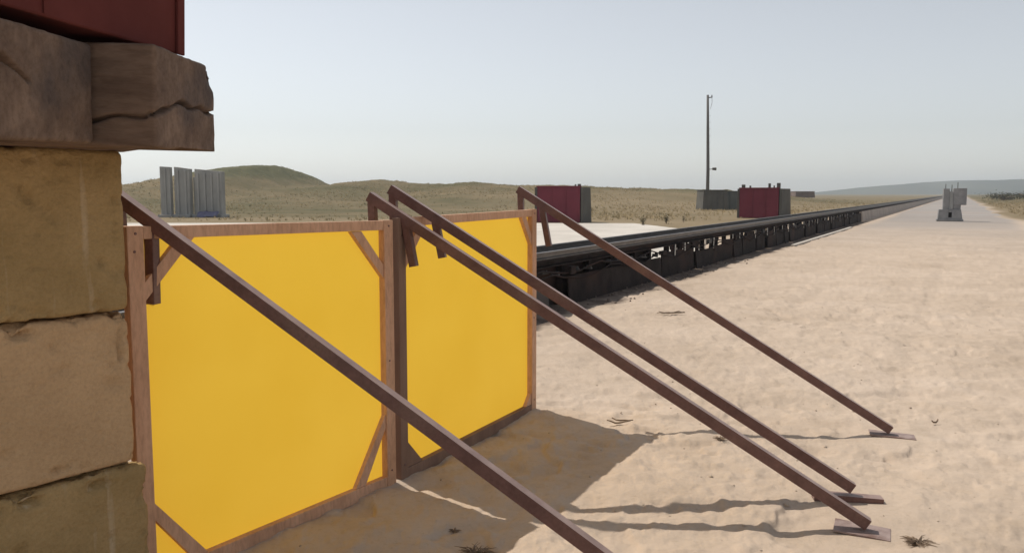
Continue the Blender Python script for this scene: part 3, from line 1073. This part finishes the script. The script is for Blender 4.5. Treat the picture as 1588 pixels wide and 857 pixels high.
red_wall(1.40, 46.6, 2.42, 1.96, 1.7, math.radians(-18), 'red steel barrier with a dark corner post, close behind the end of the yellow screens', [(2.32, .18, .08), (2.12, .16, .04), (.1, .0, .06)], M['shed'])
red_wall(14.9, 55.1, 2.5, 1.93, 2.3, math.radians(-31), 'red steel barrier with posts sticking up, beyond the middle of the track', [(.16, .27, .10), (.62, .20, .05), (1.85, .34, .07), (2.42, .36, .10), (2.15, .2, .04)], M['shed'])


# grey sheds
def shed(cx, cy, wd, ht, dep, rz, label, m, cols):
    root = empty('equipment_shed', (cx, cy, gz(cx, cy) - .02), rz)
    tag(root, label, 'shed', 'sheds on the plain')
    MB().hexa([(-.12, -.1, 0), (wd + .12, -.1, 0), (wd + .12, dep, 0), (-.12, dep, 0), (0, 0, ht), (wd, 0, ht), (wd, dep, ht), (0, dep, ht)]).build('wall', m, root, bevel=.02)
    MB().box(-.06, wd + .06, -.08, dep + .06, ht, ht + .08).build('roof', m, root, bevel=.01)
    for k in range(cols):
        xx = (k + .5) * wd / cols
        MB().hexa([(xx - .05, -.16, 0), (xx + .05, -.16, 0), (xx + .05, -.09, 0), (xx - .05, -.09, 0), (xx - .05, -.05, ht - .02), (xx + .05, -.05, ht - .02), (xx + .05, .02, ht - .02), (xx - .05, .02, ht - .02)]).build('upright', m, root)


shed(18.35, 80.6, 2.3, 1.85, 2.0, .1, 'dark grey box shed at the foot of the tall pole', M['shed'], 4)
shed(21.1, 83.0, 2.6, 1.75, 2.0, .1, 'pale grey green shed between the dark shed and the red barrier', M['shed_pale'], 3)
shed(60.0, 178.0, 4.0, 1.25, 3.0, .05, 'low brown shed on the plain to the right of the red barrier', mat('brown_sheeting', (0.14, 0.10, 0.085), (0.19, 0.14, 0.12), .5, .8, 0), 4)


# tall pole
def pole():
    x, y = 20.9, 90.0
    root = empty('utility_pole', (x, y, gz(x, y) - .05))
    tag(root, 'tall thin dark pole rising behind the grey shed', 'pole')
    MB().tube([(0, 0, 0), (-.02, 0, 4), (-.12, 0, 8), (-.22, 0, 11.85)], [.19, .175, .15, .12], 12).build('shaft', M['tar'], root, smooth=True)
    ca = MB().bar((-.25, 0, 11.55), (.28, 0, 11.62), .08, .1).build('cross_arm', M['tar'], root)
    MB().tube([(.22, 0, 11.64), (.22, 0, 11.85)], [.06, .05], 8).build('insulator', M['shed'], ca)
    MB().tube([(.22, 0, 11.55), (.26, 0, 11.1), (.1, 0, 10.4)], [.02, .02, .02], 6).build('cable', M['tar'], root)
    bk = MB().bar((.1, 0, 4.05), (.55, 0, 4.12), .05, .06).build('bracket', M['tar'], root)
    MB().tube([(.45, 0, 4.12), (.85, 0, 4.1)], [.13, .16], 10).build('floodlight', M['shed'], bk)
    mb = MB()
    for k in range(24):
        mb.bar((-.2 if k % 2 else .2, 0, 2 + k * .35), (0, 0, 2 + k * .35), .02, .02)
    mb.build('climbing_rungs', M['tar'], root)


pole()


# concrete stack on the road
def stack():
    x, y = 25.45, 48.8
    root = empty('concrete_stack', (x, y, 0.02), math.radians(-24))
    tag(root, 'grey concrete weight with two uprights standing on the gravel road', 'concrete stack')
    b = MB().hexa([(-.72, -.5, 0), (.66, -.5, 0), (.66, .5, 0), (-.72, .5, 0), (-.72, -.5, .10), (.66, -.5, .10), (.66, .5, .10), (-.72, .5, .10)])
    b.build('base_slab', M['stack'], root, bevel=.015)
    # pedestal with an opening in its front
    prof = MB()
    prof.hexa([(-.66, -.42, .1), (-.12, -.42, .1), (-.12, .42, .1), (-.66, .42, .1), (-.62, -.42, .66), (-.12, -.42, .66), (-.12, .42, .66), (-.62, .42, .66)])
    prof.hexa([(.06, -.42, .1), (.62, -.42, .1), (.62, .42, .1), (.06, .42, .1), (.06, -.42, .66), (.52, -.42, .66), (.52, .42, .66), (.06, .42, .66)])
    prof.build('pedestal', M['stack'], root, bevel=.015)
    MB().box(-.12, .06, -.10, .41, .20, .50).build('recess_back', M['iron'], root)
    MB().box(-.12, .06, -.41, .41, .50, .655).build('lintel', M['stack'], root)
    MB().box(-.12, .06, -.41, .41, .10, .2).build('threshold', M['stack'], root)
    MB().box(-.42, -.10, -.35, .35, .66, 1.86).build('upright', M['stack'], root, bevel=.015)
    MB().box(-.10, .10, -.30, .30, .66, 1.70).build('infill', M['slab'], root, bevel=.01)
    MB().box(.10, .78, -.35, .35, .92, 1.88).build('upright', M['stack'], root, bevel=.015)
    MB().box(.12, .50, -.30, .30, .66, .92).build('neck', M['stack'], root)
    for xx, hh in ((-.3, .25), (.02, .2), (.32, .34)):
        MB().tube([(xx, 0, 1.6), (xx, 0, 1.88 + hh)], [.025, .02], 6).build('lifting_rod', M['shed'], root)


stack()


# ------------------------------------------------------------------ small things on the sand
def twig(px, py, ln, rz, label, n=3):
    root_z = gz(px, py)
    b = MB()
    for k in range(n):
        a = rz + random.uniform(-.5, .5)
        x0, y0 = random.uniform(-.05, .05), random.uniform(-.03, .03)
        pts, rr = [], []
        for i in range(6):
            t = i / 5 - .5
            pts.append((x0 + math.cos(a) * ln * t + random.uniform(-.008, .008), y0 + math.sin(a) * ln * t + random.uniform(-.008, .008), .008 + .03 * abs(t) + random.uniform(0, .012)))
            rr.append(.006 * (1.2 - abs(t)))
        b.tube(pts, rr, 5)
    o = b.build('fallen_twig', M['bark'], loc=(px, py, root_z), smooth=True)
    tag(o, label, 'twig', 'twigs on the sand')


twig(2.14, 11.05, .36, .2, 'dark broken twig on the sand beside the rail track', 4)
twig(0.73, 5.77, .16, .1, 'short twig on the sand close to the shadow of the screens', 2)
twig(3.0, 5.75, .06, .3, 'tiny twig lying on the sand behind the foot of the farthest prop', 1)


def weed(px, py, r, n, label, m='bark'):
    z = gz(px, py)
    b = MB()
    for k in range(n):
        a = random.uniform(0, math.tau)
        e = random.uniform(.1, 1.0)
        l = r * random.uniform(.5, 1.0)
        o = Vector((random.uniform(-.25, .25) * r, random.uniform(-.25, .25) * r, 0))
        p1 = o + Vector((math.cos(a) * l * .5 * math.cos(e), math.sin(a) * l * .5 * math.cos(e), l * .35 * math.sin(e) + .006))
        p2 = o + Vector((math.cos(a) * l, math.sin(a) * l, .008 + l * .25 * math.sin(e)))
        b.tube([o, p1, p2], [.003, .0025, .001], 4)
    ob = b.build('dry_weed', M[m], loc=(px, py, z))
    tag(ob, label, 'weed', 'dry weeds on the sand')


weed(1.85, 3.68, .075, 60, 'dry brown weed on the sand beside the foot of the lower prop of the pair')
weed(-0.16, 3.67, .10, 60, 'dry weed in the shadow of the screens, near the bottom edge')
weed(1.36, 5.35, .06, 30, 'small dry weed between the shadow of the screens and the farthest prop foot')
weed(-0.28, 3.95, .035, 18, 'tiny dry weed in the shadow below the joint of the screens')


def stones():
    """loose grains and pebbles, too many to count"""
    ico = bmesh.new()
    bmesh.ops.create_icosphere(ico, subdivisions=1, radius=1)
    bv = np.array([v.co[:] for v in ico.verts])
    bf = np.array([[v.index for v in f.verts] for f in ico.faces])
    ico.free()
    V, F, off = [], [], 0
    n = 420
    d = RNG.uniform(3.3, 13, n)
    x = RNG.uniform(-.5, .75, n) * d
    l, s = track_ls(x, d)
    zz = height(x, d)
    for i in range(n):
        if s[i] < 0.2 and d[i] > 5:
            continue
        r = RNG.uniform(.003, .009) * (1 + .6 * (RNG.random() < .08))
        v = bv * (1 + .25 * RNG.uniform(-1, 1, (len(bv), 1))) * (RNG.uniform(.7, 1.3, 3) * np.array([1, 1, .7])) * r + np.array([x[i], d[i], zz[i] + r * .2])
        V.append(v)
        F.append(bf + off)
        off += len(v)
    tag(mesh_obj('pebbles', from_arrays('pebbles', np.concatenate(V), np.concatenate(F)), M['stone']), 'small pale pebbles scattered over the sand', 'pebbles', kind='stuff')


stones()


# ------------------------------------------------------------------ grass and scrub
def tufts():
    n = 26000
    X = np.concatenate([RNG.uniform(-95, 75, n), RNG.uniform(24, 130, 5000)])
    Y = np.concatenate([46 + 120 * RNG.random(n) ** 1.1, RNG.uniform(47, 190, 5000)])
    l, s = track_ls(X, Y)
    ok = ((s < -6.5) & (Y > 49)) | ((s > 8.8) & (Y > 48.5))
    dens = fbm(X * .05, Y * .05, 4, 121)
    ok &= RNG.random(len(X)) < np.clip((dens - .32) * 3.0, .08, 1)
    X, Y, dens = X[ok], Y[ok], dens[ok]
    Z = height(X, Y)
    N = len(X)
    K = 7
    sc = RNG.uniform(.07, .19, N) * (0.7 + dens)
    a = RNG.uniform(0, math.tau, (N, K))
    base = np.stack([X, Y, Z], -1)[:, None, :] + np.stack([np.cos(a), np.sin(a), np.zeros_like(a)], -1) * (sc[:, None] * .35)[..., None]
    tip = base + np.stack([np.cos(a) * .5, np.sin(a) * .5, RNG.uniform(.6, 1.1, (N, K))], -1) * sc[:, None, None]
    side = np.stack([-np.sin(a), np.cos(a), np.zeros_like(a)], -1) * (sc[:, None] * .13)[..., None]
    v = np.stack([base - side, base + side, tip], 2).reshape(-1, 3)
    v[:, 2] -= 0.0
    f = np.arange(len(v)).reshape(-1, 3)
    me = from_arrays('grass_tufts', v, f)
    tone = np.clip(RNG.normal(.62, .2, N) + .35 * sstep(-10, 15, X) * (Y < 130), 0, 1)
    at = me.attributes.new('tone', 'FLOAT', 'POINT')
    at.data.foreach_set('value', np.repeat(tone, K * 3).astype(np.float32))
    tag(mesh_obj('grass_tufts', me, M['grass']), 'dry grass tufts covering the dunes and plain beyond the track', 'grass', kind='stuff')


tufts()


def shrub(x, y, r, h, label, n=260, group='shrubs on the range'):
    z = gz(x, y)
    root = empty('shrub', (x, y, z))
    tag(root, label, 'shrub', group)
    b = MB()
    tips = []
    for k in range(7):
        a = random.uniform(0, math.tau)
        e = Vector((math.cos(a) * r * .6 * random.random(), math.sin(a) * r * .6 * random.random(), h * random.uniform(.5, .85)))
        tips.append(e)
        b.tube([(0, 0, -.03), e * .5 + Vector((0, 0, .05 * h)), e], [r * .06, r * .04, r * .015], 5)
    b.build('stem', M['bark'], root)
    b = MB()
    for k in range(n):
        e = random.choice(tips)
        p = e * random.uniform(.35, 1.15) + Vector((random.gauss(0, 1), random.gauss(0, 1), 0)) * (r * .28) + Vector((0, 0, random.gauss(0, .12) * h))
        p.z = max(p.z, .03 * h)
        a, c = random.uniform(0, math.tau), random.uniform(-.8, .8)
        q = min(r, h * .7) * random.uniform(.08, .16)
        u = Vector((math.cos(a), math.sin(a), c)).normalized() * q
        v = u.cross(Vector((random.random(), random.random(), 1))).normalized() * q * .5
        vs = [b.bm.verts.new(p + w_) for w_ in (u, v, -u, -v)]
        b.bm.faces.new(vs)
    b.build('foliage', M['leaf'], root)


shrub(-24.6, 52.0, .75, 1.55, 'dark bush behind the top of the concrete pillar')
shrub(6.55, 42.0, .24, .55, 'small dark bush behind the track, nearer of the pair')
shrub(8.2, 44.6, .26, .62, 'small dark bush behind the track, farther of the pair')
shrub(9.4, 46.0, .16, .42, 'tiny bush beside the farther dark bush behind the track')
shrub(6.4, 70, .9, .45, 'low dark bush on the dry plain right of the nearer red barrier', 200)
shrub(104, 178, 5.5, 1.7, 'long dark bush on the skyline at the right edge', 1400)
shrub(112, 182, 6, 1.9, 'dark bush on the skyline, farthest to the right', 1400)

# ------------------------------------------------------------------ haze
hz = MB().box(-2500, 2500, -2500, 2500, -2.0, 42).build('haze', None)
hm = bpy.data.materials.new('hazy_air')
hm.use_nodes = True
ht = hm.node_tree
ht.nodes.remove(ht.nodes['Principled BSDF'])
pv = ht.nodes.new('ShaderNodeVolumePrincipled')
pv.inputs['Color'].default_value = (0.82, 0.91, 1.0, 1)
pv.inputs['Density'].default_value = 0.00042
pv.inputs['Anisotropy'].default_value = 0.45
ht.links.new(pv.outputs[0], ht.nodes['Material Output'].inputs['Volume'])
hz.data.materials.append(hm)
tag(hz, 'thin dusty haze hanging over the plain', 'haze', kind='stuff')
